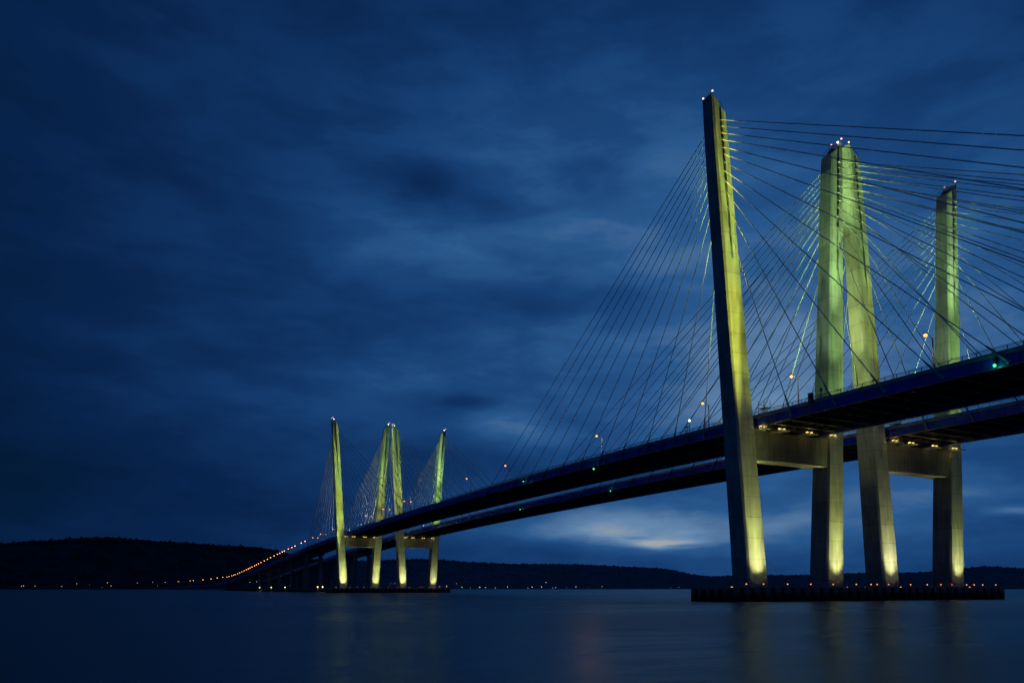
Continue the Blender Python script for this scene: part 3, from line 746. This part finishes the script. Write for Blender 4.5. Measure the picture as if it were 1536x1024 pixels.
# ------------------------------------------------------------------ approach piers
def pier_parts(root, h, ya, yb, big):
    w = 1.5 if big else 1.0; d = 1.6 if big else 1.05
    for yc in (-5.6, 5.6):
        mb = MB(); rg = []
        for z, k in ((2.6, 1.0), (h * .75, .92), (h - 2.4, .95)):
            rg.append([(-d*k, yc - w*k, z), (d*k, yc - w*k, z), (d*k, yc + w*k, z), (-d*k, yc + w*k, z)])
        mb.loft(rg); mb.build('column', M_PIER, root)
    mb = MB(); hw = abs(ya - yb) / 2 - 1.0; rg = []
    for z, k in ((h - 2.4, hw * .7), (h - 1.6, hw * .92), (h - 1.2, hw), (h, hw)):
        rg.append([(-d*.96, -k, z), (d*.96, -k, z), (d*.96, k, z), (-d*.96, k, z)])
    mb.loft(rg); mb.build('pier_cap', M_PIER, root)
    mb = MB(); mb.box(-2.4, 2.4, -8.4, 8.4, -.8, 2.6); mb.build('pile_cap', M_FENDER, root)
px = [505 + 62 * i for i in range(19)]
for bi, (rl, eo, ei, nm) in enumerate(((rail1, E1O, E1I, 'near'), (rail2, E2O, E2I, 'farther'))):
    for i, x in enumerate(px):
        h = rl(x) - 3.62
        if h < 8: continue
        lb = 'grey concrete pier of the %s viaduct, %s leftward from the distant pylons' % (nm, ordn(i + 1))
        r_ = thing('viaduct_pier', lb, 'viaduct pier', (x, (eo(x) + ei(x)) / 2, 0), 'piers under the approach viaducts')
        pier_parts(r_, h, eo(x), ei(x), i == 0)
GP = 'work lamps at the viaduct piers'
for i, (x, lb) in enumerate(((430, 'warm lamp on the water just left of the far fender'), (446.4, 'second warm lamp left of the far fender, at a pier foot'), (580, 'warm lamp at the foot of the second viaduct pier'),
                             (655, 'bright warm lamp at a pier foot, right one of the left pair'), (730, 'bright warm lamp at a pier foot, leftmost of the pier lamps'))):
    if i == 0:
        f3 = thing('pier_lamp', lb, 'pier lamp', (x, -50, 0), GP)
        mb = MB(); mb.tube((0, 0, -1), (0, 0, 3.4), .3, n=6); mb.build('dolphin_pile', M_FENDER, f3)
        mb = MB(); mb.ball((0, 0, 3.8), .42); mb.build('lamp_globe', M_FLOOD, f3)
    else: dup_tree(f3, (x, -50, 0), lb)
for x in (446, 580, 655, 730): point('pier_glow', (x - 3, -51, 5), 250, (1, .7, .3), .3)

# ------------------------------------------------------------------ shore lamps
def place_shore(az, el):
    s, d = interp(SHORE, az), interp(RID_D, az)
    r = s + 15
    while r < d:
        if math.degrees(math.atan2(hill_h(az, r) + 9 - EYE.z, r)) >= el: break
        r += 12
    return hill_xyz(az, r, hill_h(az, r))
left = [(5.9, .09), (5.8, .07), (5.2, .14), (3.8, .14), (3.0, .3), (2.3, .3), (1.6, .11), (1.3, .33), (1.1, .11), (.4, .33), (-.4, .37), (-1.3, .41), (-1.6, .22)]
right = [(-20.3, .18), (-20.8, .16), (-21.5, .38), (-21.9, .08), (-22.5, .06), (-23.2, .06), (-23.6, .06), (-24.3, .06), (-25.2, .05), (-26.7, .06), (-27.0, .08), (-27.7, .06), (-28.0, .44), (-28.5, .07),
         (-28.7, .07), (-29.5, .11), (-30.2, .11), (-31.1, .17), (-32.1, .17), (-37.0, .12), (-37.6, .14), (-16.8, .4), (-17.1, .41), (-17.7, .64)]
def shore_lamp(m, label, group, loc, k=1.0):
    t = thing('shore_lamp', label, 'shore lamp', loc, group)
    mb = MB(); mb.tube((0, 0, -1), (0, 0, 8.4), .25, n=5); mb.build('post', M_DARKST, t)
    mb = MB(); mb.ball((0, 0, 9), .9 * k, 6, 5); mb.build('lamp_globe', m, t)
    return t
pw = shore_lamp(M_SHORE, 'tiny warm shore lamp under the dark hill at the left', 'warm shore lamps at the left', place_shore(*left[0]))
for p in left[1:]:
    c = dup_tree(pw, place_shore(*p), 'tiny warm shore lamp under the dark hill at the left'); c.scale = (random.uniform(.5, 1.25),) * 3
pr = shore_lamp(M_SHOREW, 'tiny pale shore lamp along the far shore right of the distant pylons', 'pale shore lamps of the far shore', place_shore(*right[0]))
for p in right[1:]:
    c = dup_tree(pr, place_shore(*p), 'tiny pale shore lamp along the far shore right of the distant pylons'); c.scale = (random.uniform(.5, 1.3),) * 3

# ------------------------------------------------------------------ camera and render settings
cam = bpy.data.cameras.new('camera'); co = bpy.data.objects.new('camera', cam); COL.objects.link(co)
co.location = (-125.158, 69.006, 2.531)
co.rotation_euler = (R(90 + 4.9968), 0, -.4788 - math.pi / 2)
cam.sensor_width = 36; cam.lens = 1174.2875 / 1536 * 36
cam.shift_x = -39.122 / 1536; cam.shift_y = 267.83 / 1536
cam.clip_start = .5; cam.clip_end = 40000
S.camera = co
S.render.resolution_x, S.render.resolution_y = 1024, 682
S.view_settings.view_transform = 'Standard'; S.view_settings.look = 'None'
S.view_settings.exposure = 0; S.view_settings.gamma = 1
S.cycles.use_denoising = True
S.cycles.max_bounces = 5; S.cycles.diffuse_bounces = 2; S.cycles.glossy_bounces = 3
S.cycles.sample_clamp_indirect = 2.0
S.cycles.use_light_tree = True
